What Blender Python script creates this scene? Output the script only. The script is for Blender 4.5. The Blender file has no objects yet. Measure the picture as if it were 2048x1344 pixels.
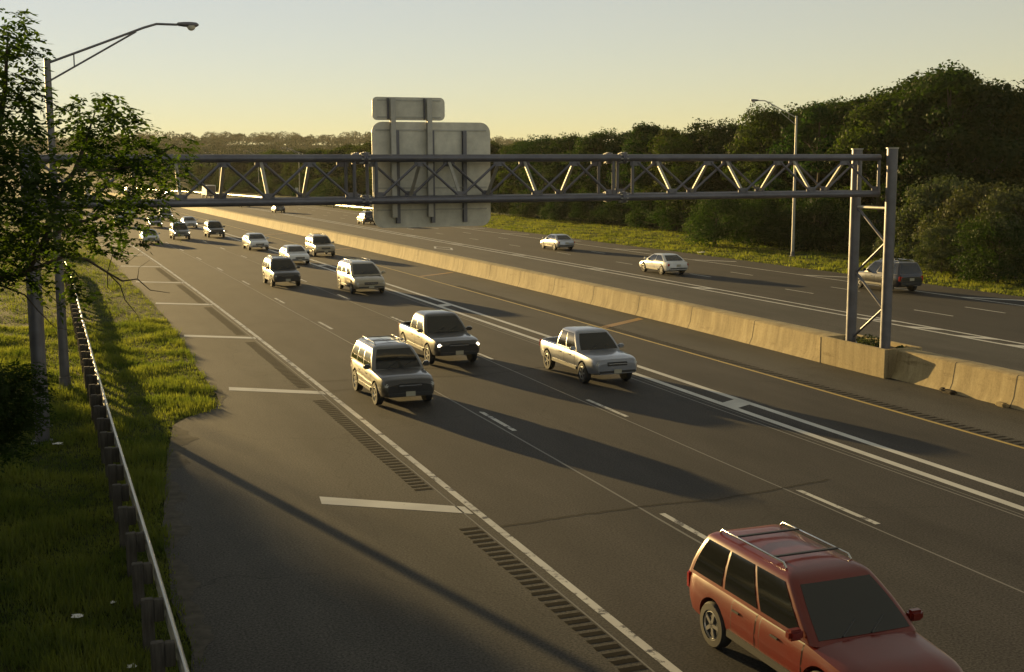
import bpy, bmesh, math, random
import numpy as np
from mathutils import Vector, Matrix

random.seed(11); RNG = np.random.default_rng(11)
scene = bpy.context.scene
COL = scene.collection
R = math.radians

# ------------------------------------------------------------------ camera
CAM_H, YAW, PIT, ROL = 7.625, 0.36099, 0.13843, -0.00468
cam_d = bpy.data.cameras.new('camera'); cam = bpy.data.objects.new('camera', cam_d); COL.objects.link(cam)
cam_d.sensor_width = 36; cam_d.lens = 2413.2/2048*36; cam_d.clip_end = 8000; cam_d.clip_start = .1
cam.matrix_world = (Matrix.Translation((0, 0, CAM_H)) @ Matrix.Rotation(-YAW, 4, 'Z')
                    @ Matrix.Rotation(math.pi/2-PIT, 4, 'X') @ Matrix.Rotation(ROL, 4, 'Z'))
scene.camera = cam

# ------------------------------------------------------------------ light
SUN_EL, SUN_AZ = R(6.5), R(14.1)         # low sun ahead of the camera, left of the road direction
S = Vector((-math.sin(SUN_AZ)*math.cos(SUN_EL), math.cos(SUN_AZ)*math.cos(SUN_EL), math.sin(SUN_EL)))
sd = bpy.data.lights.new('sun', 'SUN'); sd.energy = 5.0; sd.angle = R(.5); sd.color = (1, .69, .27)
so = bpy.data.objects.new('sun', sd); COL.objects.link(so); so.location = (0, 0, 60)
so.rotation_euler = S.to_track_quat('Z', 'Y').to_euler()
world = bpy.data.worlds.new('World'); scene.world = world; world.use_nodes = True
wt = world.node_tree; bg = wt.nodes['Background']
sky = wt.nodes.new('ShaderNodeTexSky'); sky.sky_type = 'NISHITA'; sky.sun_disc = False
sky.sun_elevation = SUN_EL; sky.sun_rotation = -SUN_AZ
sky.altitude = 0; sky.air_density = 1.0; sky.dust_density = .02; sky.ozone_density = 1.0
sp_ = wt.nodes.new('ShaderNodeSeparateColor'); cb_ = wt.nodes.new('ShaderNodeCombineColor'); wt.links.new(sky.outputs[0], sp_.inputs[0])
for k, g_ in enumerate((.38, .48, .78)):
    pw = wt.nodes.new('ShaderNodeMath'); pw.operation = 'POWER'; pw.inputs[1].default_value = g_
    wt.links.new(sp_.outputs[k], pw.inputs[0]); wt.links.new(pw.outputs[0], cb_.inputs[k])
tn = wt.nodes.new('ShaderNodeMix'); tn.data_type = 'RGBA'; tn.blend_type = 'MULTIPLY'; tn.inputs[0].default_value = 1; tn.inputs[7].default_value = (1.56, 1.285, .81, 1)
wt.links.new(cb_.outputs[0], tn.inputs[6]); wt.links.new(tn.outputs[2], bg.inputs['Color'])
bg.inputs['Strength'].default_value = .108
vs = scene.view_settings; vs.view_transform = 'Standard'; vs.look = 'None'; vs.exposure = 1.08; vs.gamma = 1
scene.cycles.max_bounces = 6; scene.cycles.transparent_max_bounces = 6; scene.cycles.volume_bounces = 0
scene.cycles.use_denoising = True

# ------------------------------------------------------------------ road geometry (curve, terrain)
_Y = np.arange(-200, 3201, 1.0)
def _tab(k, y1, ):
    s = np.zeros_like(_Y)
    s -= 2*k*np.clip(_Y-30, 0, y1-30)
    s -= 2*4e-4*np.clip(_Y-250, 0, 170)
    # unbend between 420 and 620
    end = s[-1]
    f = np.clip((_Y-420)/200, 0, 1)
    s = np.where(_Y > 420, end*(1-f), s)
    return np.concatenate([[0], np.cumsum((s[1:]+s[:-1])/2)])
_OL, _OR = _tab(1.3e-4, 120), _tab(4e-5, 250)
def off(X, Y):
    t = np.clip((np.asarray(X, float)-28)/10, 0, 1)
    return np.interp(Y, _Y, _OL)*(1-t)+np.interp(Y, _Y, _OR)*t
def T(Y):
    Y = np.asarray(Y, float); a = np.clip(Y-480, 0, 520); b = np.clip(Y-1000, 0, 550)
    return 4.8e-5*a*a+.045*b
def RP(X, Y, z=0.0):
    return (float(X+off(X, Y)), float(Y), float(T(Y)+z))
def ray_x(u, Y):                          # X of the viewing azimuth of photo column u at distance Y (used only to read the survey off the photo)
    return Y*math.tan(YAW+math.atan((u-1024)/2413.2))

# ------------------------------------------------------------------ helpers
def thing(name, label, cat, loc=(0, 0, 0), rz=0, group=None):
    o = bpy.data.objects.new(name, None); COL.objects.link(o); o.empty_display_size = .3
    o.location = loc; o.rotation_euler = (0, 0, rz); tag(o, label, cat, group); return o
def tag(o, label=None, cat=None, group=None, kind=None):
    if label: o['label'] = label
    if cat: o['category'] = cat
    if group: o['group'] = group
    if kind: o['kind'] = kind
    return o
def kids(o): return [c for c in bpy.data.objects if c.parent is o]
def copy_tree(o, parent=None):
    c = o.copy(); COL.objects.link(c)
    if parent: c.parent = parent
    for ch in list(o.children): copy_tree(ch, c)
    return c
def link(name, me, mat=None, parent=None, smooth=None, kind=None):
    if mat is not None: me.materials.append(mat)
    o = bpy.data.objects.new(name, me); COL.objects.link(o)
    if parent: o.parent = parent
    if smooth is not None:
        me.polygons.foreach_set('use_smooth', [True]*len(me.polygons))
        if smooth < 179: me.set_sharp_from_angle(angle=R(smooth))
    if kind: o['kind'] = kind
    return o
class MB:
    def __init__(s): s.v = []; s.f = []
    def add(s, V, F):
        n = len(s.v); s.v += [tuple(map(float, p)) for p in V]; s.f += [tuple(i+n for i in f) for f in F]; return s
    def box(s, c, d, rot=None):
        x, y, z = d[0]/2, d[1]/2, d[2]/2
        V = [Vector(p) for p in [(-x,-y,-z),(x,-y,-z),(x,y,-z),(-x,y,-z),(-x,-y,z),(x,-y,z),(x,y,z),(-x,y,z)]]
        if rot is not None: V = [rot @ p for p in V]
        return s.add([p+Vector(c) for p in V], [(0,3,2,1),(4,5,6,7),(0,1,5,4),(1,2,6,5),(2,3,7,6),(3,0,4,7)])
    def tube(s, P, r, n=10, cap=True):
        P = [Vector(p) for p in P]; r = r if isinstance(r, (list, tuple)) else [r]*len(P)
        rings = []; up = None
        for i, p in enumerate(P):
            d = (P[min(i+1, len(P)-1)]-P[max(i-1, 0)]).normalized()
            if up is None: up = Vector((0, 0, 1)) if abs(d.z) < .9 else Vector((0, 1, 0))
            a = d.cross(up).normalized(); b = a.cross(d).normalized(); up = b
            rings.append([p+(a*math.cos(t)+b*math.sin(t))*r[i] for t in [2*math.pi*k/n for k in range(n)]])
        F = []
        for i in range(len(P)-1):
            for k in range(n):
                F.append((i*n+k, i*n+(k+1) % n, (i+1)*n+(k+1) % n, (i+1)*n+k))
        if cap: F += [tuple(range(n))[::-1], tuple(range((len(P)-1)*n, len(P)*n))]
        return s.add([q for g in rings for q in g], F)
    def prism(s, poly, h, M=Matrix()):     # polygon in xy extruded along z by h, then M
        n = len(poly); V = [M @ Vector((x, y, 0)) for x, y in poly]+[M @ Vector((x, y, h)) for x, y in poly]
        return s.add(V, [tuple(range(n))[::-1], tuple(range(n, 2*n))]+[(i, (i+1) % n, n+(i+1) % n, n+i) for i in range(n)])
    def lathe(s, prof, n=20, M=Matrix()):  # prof (r,z)
        V = [M @ Vector((r*math.cos(2*math.pi*k/n), r*math.sin(2*math.pi*k/n), z)) for r, z in prof for k in range(n)]
        F = [(i*n+k, i*n+(k+1) % n, (i+1)*n+(k+1) % n, (i+1)*n+k) for i in range(len(prof)-1) for k in range(n)]
        return s.add(V, F+[tuple(range(n))[::-1], tuple(range((len(prof)-1)*n, len(prof)*n))])
    def grid(s, P):                        # P[i][j] points
        m = len(P[0]); V = [q for r in P for q in r]
        return s.add(V, [(i*m+j, i*m+j+1, (i+1)*m+j+1, (i+1)*m+j) for i in range(len(P)-1) for j in range(m-1)])
    def mesh(s, name):
        me = bpy.data.meshes.new(name); me.from_pydata(s.v, [], s.f); me.validate()
        return me
    def build(s, name, mat, parent=None, smooth=None, kind=None, bevel=0, fix=True):
        me = s.mesh(name)
        if fix or bevel:
            bm = bmesh.new(); bm.from_mesh(me)
            if bevel: bmesh.ops.bevel(bm, geom=bm.edges[:], offset=bevel, segments=2, affect='EDGES', clamp_overlap=True)
            if fix: bmesh.ops.recalc_face_normals(bm, faces=bm.faces[:])
            bm.to_mesh(me); bm.free()
        return link(name, me, mat, parent, smooth, kind)
def poly_mesh(name, V, n):                 # every n consecutive vertices one face
    V = np.asarray(V, np.float32).reshape(-1, 3); N = len(V)//n
    me = bpy.data.meshes.new(name); me.vertices.add(len(V)); me.vertices.foreach_set('co', V.ravel())
    me.loops.add(len(V)); me.loops.foreach_set('vertex_index', np.arange(len(V), dtype=np.int32))
    me.polygons.add(N); me.polygons.foreach_set('loop_start', np.arange(0, N*n, n, dtype=np.int32))
    try: me.polygons.foreach_set('loop_total', np.full(N, n, np.int32))
    except Exception: pass
    me.update(); me.validate(); return me
def leaf_quads(C, size, nrm=None, jit=1.0, asp=.55):
    C = np.asarray(C, float); N = len(C); size = np.broadcast_to(size, (N,))
    nv = RNG.normal(size=(N, 3))*jit
    if nrm is not None: nv = nv+nrm
    nv /= np.linalg.norm(nv, axis=1)[:, None]+1e-9
    a = np.cross(nv, RNG.normal(size=(N, 3))); a /= np.linalg.norm(a, axis=1)[:, None]+1e-9
    b = np.cross(nv, a); s = size[:, None]
    return np.stack([C-a*s, C-b*s*asp+a*s*.1, C+a*s, C+b*s*asp+a*s*.1], 1).reshape(-1, 3)

# ------------------------------------------------------------------ materials
class NT:
    def __init__(s, name):
        s.m = bpy.data.materials.new(name); s.m.use_nodes = True; s.t = s.m.node_tree
        s.b = s.t.nodes['Principled BSDF']; s.out = s.t.nodes['Material Output']
        s.co = s.t.nodes.new('ShaderNodeTexCoord').outputs['Object']
    def n(s, t, **kw):
        o = s.t.nodes.new(t)
        for k, v in kw.items(): setattr(o, k, v)
        return o
    def L(s, a, b): s.t.links.new(a, b)
    def noise(s, scale, detail=4, rough=.55, stretch=None):
        o = s.n('ShaderNodeTexNoise'); o.inputs['Scale'].default_value = scale; o.inputs['Detail'].default_value = detail
        o.inputs['Roughness'].default_value = rough; v = s.co
        if stretch:
            m = s.n('ShaderNodeMapping'); m.inputs['Scale'].default_value = stretch; s.L(v, m.inputs['Vector']); v = m.outputs[0]
        s.L(v, o.inputs['Vector']); return o.outputs[0]
    def ramp(s, f, stops):
        r = s.n('ShaderNodeValToRGB'); e = r.color_ramp.elements
        while len(e) < len(stops): e.new(.5)
        for q, (p, c) in zip(e, stops): q.position = p; q.color = tuple(c)+(1,) if len(c) == 3 else c
        s.L(f, r.inputs[0]); return r.outputs[0]
    def mix(s, f, a, b, mode='MIX'):
        o = s.n('ShaderNodeMix', data_type='RGBA', blend_type=mode)
        for i, v in ((0, f), (6, a), (7, b)):
            if hasattr(v, 'is_output'): s.L(v, o.inputs[i])
            elif i: o.inputs[i].default_value = tuple(v)+(1,)
            else: o.inputs[i].default_value = v
        return o.outputs[2]
    def bump(s, h, strength=.3, dist=.02):
        o = s.n('ShaderNodeBump'); o.inputs['Strength'].default_value = strength; o.inputs['Distance'].default_value = dist
        s.L(h, o.inputs['Height']); s.L(o.outputs[0], s.b.inputs['Normal'])
    def fin(s, col, rough=.6, metal=0, spec=None, coat=0):
        if hasattr(col, 'is_output'): s.L(col, s.b.inputs['Base Color'])
        else: s.b.inputs['Base Color'].default_value = tuple(col)+(1,)
        if hasattr(rough, 'is_output'): s.L(rough, s.b.inputs['Roughness'])
        else: s.b.inputs['Roughness'].default_value = rough
        s.b.inputs['Metallic'].default_value = metal
        if spec is not None: s.b.inputs['Specular IOR Level'].default_value = spec
        if coat: s.b.inputs['Coat Weight'].default_value = coat; s.b.inputs['Coat Roughness'].default_value = .06
        return s.m

def asphalt(name, dark, light, crack=True):
    n = NT(name)
    streak = n.ramp(n.noise(.9, 3, .5, (1, .02, 1)), [(.3, (0, 0, 0)), (.7, (1, 1, 1))])
    patch = n.ramp(n.noise(.12, 4, .6), [(.35, (0, 0, 0)), (.65, (1, 1, 1))])
    base = n.mix(streak, dark, light)
    base = n.mix(n.mix(.5, patch, (.5, .5, .5)), base, n.mix(.5, base, [c*1.35 for c in light]))
    fine = n.ramp(n.noise(22, 3, .7), [(.32, (.22, .22, .22)), (.72, (1.85, 1.85, 1.85))])
    col = n.mix(1.0, base, fine, 'MULTIPLY')
    blot = n.ramp(n.noise(.45, 5, .65, (1, .35, 1)), [(.32, (.72, .72, .72)), (.6, (1.12, 1.11, 1.08))])
    col = n.mix(1.0, col, blot, 'MULTIPLY')
    lane = n.ramp(n.noise(.34, 2, .5, (1, .0015, 1)), [(.3, (.80, .81, .83)), (.7, (1.16, 1.15, 1.13))])
    col = n.mix(1.0, col, lane, 'MULTIPLY')
    sp = n.n('ShaderNodeTexVoronoi'); sp.inputs['Scale'].default_value = 6.5; n.L(n.co, sp.inputs['Vector'])
    spk = n.ramp(sp.outputs['Distance'], [(.0, (1, 1, 1)), (.075, (0, 0, 0))])
    col = n.mix(n.mix(1.0, spk, n.ramp(n.noise(3.1, 1), [(.5, (0, 0, 0)), (.6, (.55, .55, .55))]), 'MULTIPLY'), col, (.26, .24, .2))
    if crack:
        v = n.n('ShaderNodeTexVoronoi', feature='DISTANCE_TO_EDGE'); v.inputs['Scale'].default_value = .11
        m = n.n('ShaderNodeMapping'); m.inputs['Scale'].default_value = (1, .7, 1)
        w = n.n('ShaderNodeMix', data_type='RGBA'); w.inputs[0].default_value = .12
        nn = n.n('ShaderNodeTexNoise'); nn.inputs['Scale'].default_value = .6; nn.inputs['Detail'].default_value = 5; n.L(n.co, nn.inputs['Vector'])
        ad = n.n('ShaderNodeVectorMath', operation='ADD'); sc = n.n('ShaderNodeVectorMath', operation='SCALE'); sc.inputs['Scale'].default_value = 2.2
        n.L(nn.outputs['Color'], sc.inputs[0]); n.L(n.co, ad.inputs[0]); n.L(sc.outputs[0], ad.inputs[1])
        n.L(ad.outputs[0], m.inputs['Vector']); n.L(m.outputs[0], v.inputs['Vector'])
        ck = n.ramp(v.outputs['Distance'], [(.0, (.55, .55, .55)), (.0022, (0, 0, 0))])
        col = n.mix(ck, col, [c*.45 for c in dark])
    n.bump(n.noise(35, 3, .7), .35, .012)
    return n.fin(col, .78, spec=.22)
M = {}
M['asphalt'] = asphalt('worn_asphalt', (.031, .0290, .0285), (.047, .0438, .042))
M['shoulder'] = asphalt('shoulder_asphalt', (.040, .0385, .036), (.060, .0575, .053))
M['asphalt_dark'] = asphalt('dark_asphalt', (.022, .0205, .020), (.034, .0315, .030), False)
M['groove'] = NT('groove_shade').fin((.017, .016, .015), 1.0, spec=.05)  # flat bars, the shade of the recessed grooves put into the colour
M['seam'] = NT('joint_sealant').fin((.15, .145, .13), .6)
M['crackseal'] = NT('crack_filler').fin((.026, .024, .022), .9, spec=.1)
def paint_line(name, c, lo=.30, hi=.36):
    n = NT(name)
    w = n.ramp(n.noise(2.3, 7, .72), [(lo, (0, 0, 0)), (hi, (1, 1, 1))])
    d = n.ramp(n.noise(.7, 4), [(.3, [q*.72 for q in c]), (.7, c)])
    return n.fin(n.mix(w, (.05, .045, .04), d), .55)
M['white'] = paint_line('white_road_paint', (.60, .59, .54))
M['white_worn'] = paint_line('worn_white_paint', (.58, .57, .52), .41, .47)
M['yellow'] = paint_line('yellow_road_paint', (.52, .36, .06))
M['orange'] = paint_line('amber_road_paint', (.36, .20, .04))
def grass_ground():
    n = NT('grass_ground')
    a = n.ramp(n.noise(.35, 6, .65), [(.25, (.020, .026, .008)), (.5, (.034, .048, .012)), (.75, (.065, .068, .022))])
    b = n.ramp(n.noise(7, 4, .7), [(.3, (.5, .5, .5)), (.7, (1.35, 1.35, 1.35))])
    n.bump(n.noise(9, 5, .7), .8, .12)
    return n.fin(n.mix(1.0, a, b, 'MULTIPLY'), .9, spec=.1)
M['ground'] = grass_ground()
def leafmat(name, c1, c2, tr=.35, scale=.8, trc=None):
    n = NT(name)
    oi = n.n('ShaderNodeObjectInfo')
    f = n.ramp(n.noise(scale, 3), [(.35, c1), (.65, c2)])
    hv = n.n('ShaderNodeHueSaturation'); mr = n.n('ShaderNodeMapRange')
    mr.inputs[3].default_value = .475; mr.inputs[4].default_value = .525; n.L(oi.outputs['Random'], mr.inputs[0]); n.L(mr.outputs[0], hv.inputs['Hue'])
    m2 = n.n('ShaderNodeMapRange'); m2.inputs[3].default_value = .75; m2.inputs[4].default_value = 1.25
    mu = n.n('ShaderNodeMath', operation='FRACT'); mm = n.n('ShaderNodeMath', operation='MULTIPLY'); mm.inputs[1].default_value = 7.31
    n.L(oi.outputs['Random'], mm.inputs[0]); n.L(mm.outputs[0], mu.inputs[0]); n.L(mu.outputs[0], m2.inputs[0]); n.L(m2.outputs[0], hv.inputs['Value'])
    n.L(f, hv.inputs['Color'])
    d = n.n('ShaderNodeBsdfDiffuse'); t = n.n('ShaderNodeBsdfTranslucent'); g = n.n('ShaderNodeBsdfGlossy'); g.inputs['Roughness'].default_value = .5
    n.L(hv.outputs[0], d.inputs['Color'])
    tc = n.mix(1.0, hv.outputs[0], trc or (1.35, 1.5, .4), 'MULTIPLY'); n.L(tc, t.inputs['Color'])
    s1 = n.n('ShaderNodeMixShader'); s1.inputs[0].default_value = tr; n.L(d.outputs[0], s1.inputs[1]); n.L(t.outputs[0], s1.inputs[2])
    s2 = n.n('ShaderNodeMixShader'); s2.inputs[0].default_value = .012; n.L(s1.outputs[0], s2.inputs[1]); n.L(g.outputs[0], s2.inputs[2])
    n.L(s2.outputs[0], n.out.inputs['Surface']); return n.m
M['leaf'] = leafmat('broadleaf', (.013, .028, .007), (.032, .053, .011), .42)
M['leaf_light'] = leafmat('light_broadleaf', (.024, .040, .009), (.056, .074, .015), .45)
M['leaf_olive'] = leafmat('grey_green_leaf', (.050, .064, .032), (.088, .098, .050), .25)
M['leaf_locust'] = leafmat('compound_leaf', (.020, .036, .008), (.048, .068, .015), .6, 1.5)
M['leaf_far'] = leafmat('far_leaf', (.008, .025, .006), (.017, .043, .010), .12, .05)
M['blade'] = leafmat('grass_blade', (.052, .078, .020), (.130, .148, .044), .62, .5, (1.75, 1.65, .6))
def bark():
    n = NT('bark'); f = n.noise(6, 5, .7, (1, 1, .25)); n.bump(f, .6, .05)
    return n.fin(n.ramp(f, [(.3, (.035, .027, .02)), (.7, (.10, .08, .06))]), .9)
M['bark'] = bark()
def galv(name, c, rough=.45, metal=.75):
    n = NT(name); f = n.noise(3, 5, .6); g = n.noise(.7, 3, .5, (1, 1, .3))
    col = n.mix(n.ramp(g, [(.3, (0, 0, 0)), (.7, (1, 1, 1))]), [q*.72 for q in c], c)
    col = n.mix(1.0, col, n.ramp(f, [(.3, (.8, .8, .8)), (.7, (1.12, 1.12, 1.12))]), 'MULTIPLY')
    return n.fin(col, n.ramp(f, [(.3, (rough-.08,)*3), (.7, (rough+.1,)*3)]), metal)
M['steel'] = galv('galvanised_steel', (.17, .17, .20), .42, .45)
M['steel_light'] = galv('weathered_aluminium_and_lit_steel', (.50, .49, .45), .5, .35)
M['panel'] = galv('aluminium_panel', (.74, .72, .62), .45, .0)
M['rail'] = galv('guardrail_zinc', (.50, .50, .48), .38, .6)
def concrete():
    n = NT('stained_concrete')
    st = n.ramp(n.noise(2.2, 5, .65, (1, 1, .06)), [(.3, (.24, .185, .10)), (.55, (.38, .305, .17)), (.75, (.46, .385, .24))])
    big = n.ramp(n.noise(.5, 4), [(.3, (.78, .78, .78)), (.7, (1.1, 1.1, 1.1))])
    fine = n.ramp(n.noise(14, 4, .7), [(.3, (.85, .85, .85)), (.7, (1.12, 1.12, 1.12))])
    sc_ = n.ramp(n.noise(1.1, 6, .75, (1, .35, 2.2)), [(.28, (.55, .52, .48)), (.42, (1, 1, 1))])
    st = n.mix(1.0, st, sc_, 'MULTIPLY')
    n.bump(n.noise(18, 4, .7), .25, .01)
    return n.fin(n.mix(1.0, n.mix(1.0, st, big, 'MULTIPLY'), fine, 'MULTIPLY'), .85, spec=.25)
M['concrete'] = concrete()
M['joint'] = NT('dark_joint').fin((.05, .043, .035), .9)
M['soil'] = NT('planter_soil').fin((.045, .035, .022), .95)
def wood():
    n = NT('weathered_wood'); f = n.noise(5, 5, .6, (4, 4, .4)); n.bump(f, .5, .02)
    return n.fin(n.ramp(f, [(.3, (.03, .027, .024)), (.7, (.085, .076, .066))]), .9)
M['wood'] = wood()
M['plastic'] = NT('white_plastic').fin((.75, .75, .74), .4)
M['glass'] = NT('tinted_glass').fin((.012, .013, .013), .085, spec=.65)
M['tyre'] = NT('tyre_rubber').fin((.02, .02, .02), .8)
M['rim'] = NT('alloy_rim').fin((.45, .45, .45), .3, .8)
M['trim'] = NT('dark_plastic_trim').fin((.022, .022, .023), .5)
M['chrome'] = NT('bright_trim').fin((.6, .6, .6), .15, 1)
M['lens'] = NT('clear_lens').fin((.55, .55, .52), .08, spec=.8)
M['red_lens'] = NT('red_lens').fin((.30, .012, .01), .12, spec=.8)
M['plate'] = NT('plate_paint').fin((.36, .34, .26), .5)
def emit(name, c, s):
    n = NT(name); n.b.inputs['Emission Color'].default_value = tuple(c)+(1,); n.b.inputs['Emission Strength'].default_value = s
    return n.fin((.8, .8, .75), .2)
M['headlight_on'] = emit('lit_headlight', (1, .86, .58), 4)
def paint(name, c, metal=.35, rough=.28, coat=.9):
    n = NT(name); f = n.noise(2.5, 3)
    return n.fin(n.mix(n.ramp(f, [(.35, (0, 0, 0)), (.7, (1, 1, 1))]), c, [q*.86+.004 for q in c]), rough, metal, coat=coat)
P = dict(white=paint('white_car_paint', (.66, .66, .64), 0), silver=paint('silver_car_paint', (.42, .43, .44), .6),
         grey=paint('grey_car_paint', (.16, .165, .17), .5), dark=paint('charcoal_car_paint', (.026, .026, .028), .2, .34),
         red=paint('red_car_paint', (.125, .006, .002), .0, .32, .3), tan=paint('champagne_car_paint', (.36, .32, .24), .5),
         navy=paint('navy_car_paint', (.012, .014, .024), .2), bluegrey=paint('blue_grey_car_paint', (.26, .28, .33), .5),
         green=paint('dark_green_car_paint', (.04, .055, .04), .4))
M['signyellow'] = NT('yellow_sign_face').fin((.55, .36, .03), .5)
M['signblack'] = NT('black_sign_ink').fin((.02, .02, .02), .6)
M['signwhite'] = NT('white_sign_face').fin((.62, .62, .60), .5)
M['boxwhite'] = NT('white_truck_box').fin((.72, .71, .68), .45)
M['boxrear_shade'] = NT('shaded_rear_door').fin((.16, .12, .08), .6)  # shade on the truck's rear side put into the door colour

# ------------------------------------------------------------------ setting: ground, pavement, markings
def edge_left(Y):
    return np.interp(Y, [-60, 18, 22.9, 27.6, 33, 37.6, 38.5, 39.6, 42.4, 61, 97, 1600], [1.6, 1.68, 1.72, 1.95, 2.5, 3.1, 4.3, 4.75, 4.93, 5.28, 5.1, 5.1])
YS = np.unique(np.concatenate([np.arange(-60, 16, 4), np.arange(16, 44, 1.1), np.arange(44, 260, 4), np.arange(260, 720, 8), np.arange(720, 1601, 25)])).astype(float)
def strip(mb, xa, xb, ys, z):
    P = []
    for y in ys:
        a = xa(y) if callable(xa) else xa; b = xb(y) if callable(xb) else xb
        P.append([RP(a, y, z), RP(b, y, z)])
    return mb.grid(P)
def surf(name, xa, xb, z, mat, ys=YS):
    return strip(MB(), xa, xb, ys, z).build(name, mat, kind='structure', fix=False)
ragged = {float(y): float(edge_left(y)+RNG.normal()*.06) for y in YS}
surf('shoulder', lambda y: ragged[float(y)], 8.40, 0, M['shoulder'])
surf('carriageway', 8.40, 24.25, 0, M['asphalt'])
surf('median_shoulder', 24.25, 28.7, 0, M['shoulder'])
surf('inner_lane', 28.7, 38.4, 0, M['shoulder'])
surf('far_carriageway', 38.4, 49.6, 0, M['asphalt_dark'])
surf('far_shoulder', 49.6, lambda y: 53.0+.35*math.sin(y*.21)*.3, 0, M['asphalt_dark'])

def ground_z(X, Y):
    w = np.clip((1.0+off(8, Y)-X)/4, 0, 1)+np.clip((X-off(50, Y)-54)/5, 0, 1)
    bump = .10*np.sin(X*.9+1.3*np.sin(Y*.33))*np.sin(Y*.41+X*.2)+.06*np.sin(X*2.1+Y*1.3)
    return T(Y)-.035+w*bump*np.clip(w, 0, 1)
gx = np.unique(np.concatenate([np.linspace(-1500, -40, 26), np.arange(-40, 2, 1.0), np.arange(2, 54, 4), np.arange(54, 90, 1.2), np.linspace(90, 1700, 30)]))
gy = np.unique(np.concatenate([np.arange(-80, 12, 6), np.arange(12, 130, 1.2), np.arange(130, 400, 5), np.arange(400, 3101, 50)]))
GX, GY = np.meshgrid(gx, gy)
GZ = ground_z(GX, GY)
V = np.stack([GX, GY, GZ], -1).reshape(-1, 3); nx = len(gx)
idx = np.arange(len(gx)*len(gy)).reshape(len(gy), nx)
F = np.stack([idx[:-1, :-1], idx[:-1, 1:], idx[1:, 1:], idx[1:, :-1]], -1).reshape(-1, 4)
me = bpy.data.meshes.new('ground'); me.from_pydata(V.tolist(), [], F.tolist())
link('ground', me, M['ground'], smooth=180, kind='structure')

def long_line(mb, x, w, y0, y1, z=.004):
    ys = np.arange(y0, y1+.01, 4 if y1 < 260 else 6)
    strip(mb, x-w/2, x+w/2, ys, z)
def quad_mark(mb, pts, z=.004): mb.add([RP(x, y, z) for x, y in pts], [tuple(range(len(pts)))])
mb = MB(); long_line(mb, 8.51, .17, -10, 640); mb.build('edge_line', M['white_worn'], kind='structure')
mb = MB(); long_line(mb, 20.86, .25, -10, 640); long_line(mb, 19.98, .25, -10, 640)
for y in (2.4, 33.4, 64.3, 95.2, 126, 157): quad_mark(mb, [(20.1, y-.55), (20.74, y-.2), (20.74, y+.75), (20.1, y+.4)])
mb.build('buffer_line', M['white'], kind='structure')
mb = MB(); long_line(mb, 24.37, .13, -10, 640); mb.build('yellow_line', M['yellow'], kind='structure')
mb = MB()
for y in (22.2, 52.3, 82.4, 112.5, 142.6): quad_mark(mb, [(24.5, y-.3), (27.75, y+2.1), (27.75, y+2.7), (24.5, y+.35)])
mb.build('yellow_bars', M['orange'], kind='structure')
mb = MB()
for k in range(-2, 40):
    for x, ph in ((12.29, 33.85), (16.22, 34.43)):
        y = ph+12.19*k; strip(mb, x-.07, x+.07, [y-1.5, y, y+1.5], .006)
mb.build('lane_dashes', M['white_worn'], kind='structure')
mb = MB()
for x, w in ((12.04, .06), (16.02, .05), (19.48, .05), (19.62, .03), (8.2, .035)):
    ys = np.arange(-10, 330, 1.5)
    wob = np.cumsum(RNG.normal(size=len(ys))*.008); wob -= np.linspace(wob[0], wob[-1], len(ys))
    mb.grid([[RP(x-w/2+q, y, .004), RP(x+w/2+q, y, .004)] for y, q in zip(ys, wob)])
mb.build('joint_line', M['seam'], kind='structure')
mb = MB()
for y in (-4.5, 10.2, 24.98, 40.42, 55.07, 69.83, 84.3, 99, 113.3, 128, 142.8):
    quad_mark(mb, [(5.4, y+1.75), (8.38, y-.3), (8.38, y+.32), (5.48, y+2.4)])
mb.build('shoulder_bars', M['white'], kind='structure')
mb = MB()
for yb in (10.2, 24.98, 40.42, 55.07, 69.83, 84.3, 99):
    y = yb-1.4
    while y > yb-13.4:
        quad_mark(mb, [(7.72+RNG.normal()*.015, y), (8.15+RNG.normal()*.015, y), (8.15, y+.15), (7.72, y+.15)]); y -= .3
y = 12.0
while y < 75: quad_mark(mb, [(24.52, y), (24.95+RNG.normal()*.02, y), (24.95, y+.12), (24.52, y+.12)]); y += .32
mb.build('rumble_strip', M['groove'], kind='structure')
mb = MB()                                # sealed transverse joints and cracks
for pts in ([(8.6, 23.55), (10.5, 23.75), (12.4, 23.85), (14, 23.7), (15.6, 23.95), (17.5, 24.3)], [(8.7, 42.7), (9.6, 42.65), (12, 42.4), (14.3, 41.7), (17.4, 42.6), (19.4, 42.3)],
            [(8.3, 40.6), (9.4, 40.8), (11.5, 41.1)], [(8.8, 79.2), (10.5, 78.6), (12.2, 78.9)], [(8.7, 60.2), (11.6, 60.4), (14.2, 60.9), (16, 60.6)], [(8.7, 97), (12, 97.4), (16, 96.8)],
            [(12.2, 110), (16, 110.5)], [(12.3, 44.2), (15.8, 43.4)], [(8.5, 8), (12.4, 8.4), (19.8, 8.1)]):
    Q = []
    for (xa, ya), (xb, yb) in zip(pts[:-1], pts[1:]):
        for t in np.arange(0, 1, .12):
            Q.append((xa+(xb-xa)*t, ya+(yb-ya)*t+RNG.normal()*.025))
    Q.append(pts[-1]); mb.grid([[RP(x, y-.02, .008), RP(x, y+.02, .008)] for x, y in Q])
mb.build('crack_sealant', M['crackseal'], kind='structure')
mb = MB(); long_line(mb, 37.95, .2, 10, 640); long_line(mb, 38.86, .2, 10, 640); long_line(mb, 49.5, .14, 10, 640)
for y in (22, 29, 36.2, 39.6, 42.7, 46.2, 49.6, 67.1, 83.1, 99.4, 116.4, 133): quad_mark(mb, [(38.04, y+.2), (38.77, y-1.0), (38.77, y-.1), (38.04, y+1.1)])
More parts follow.
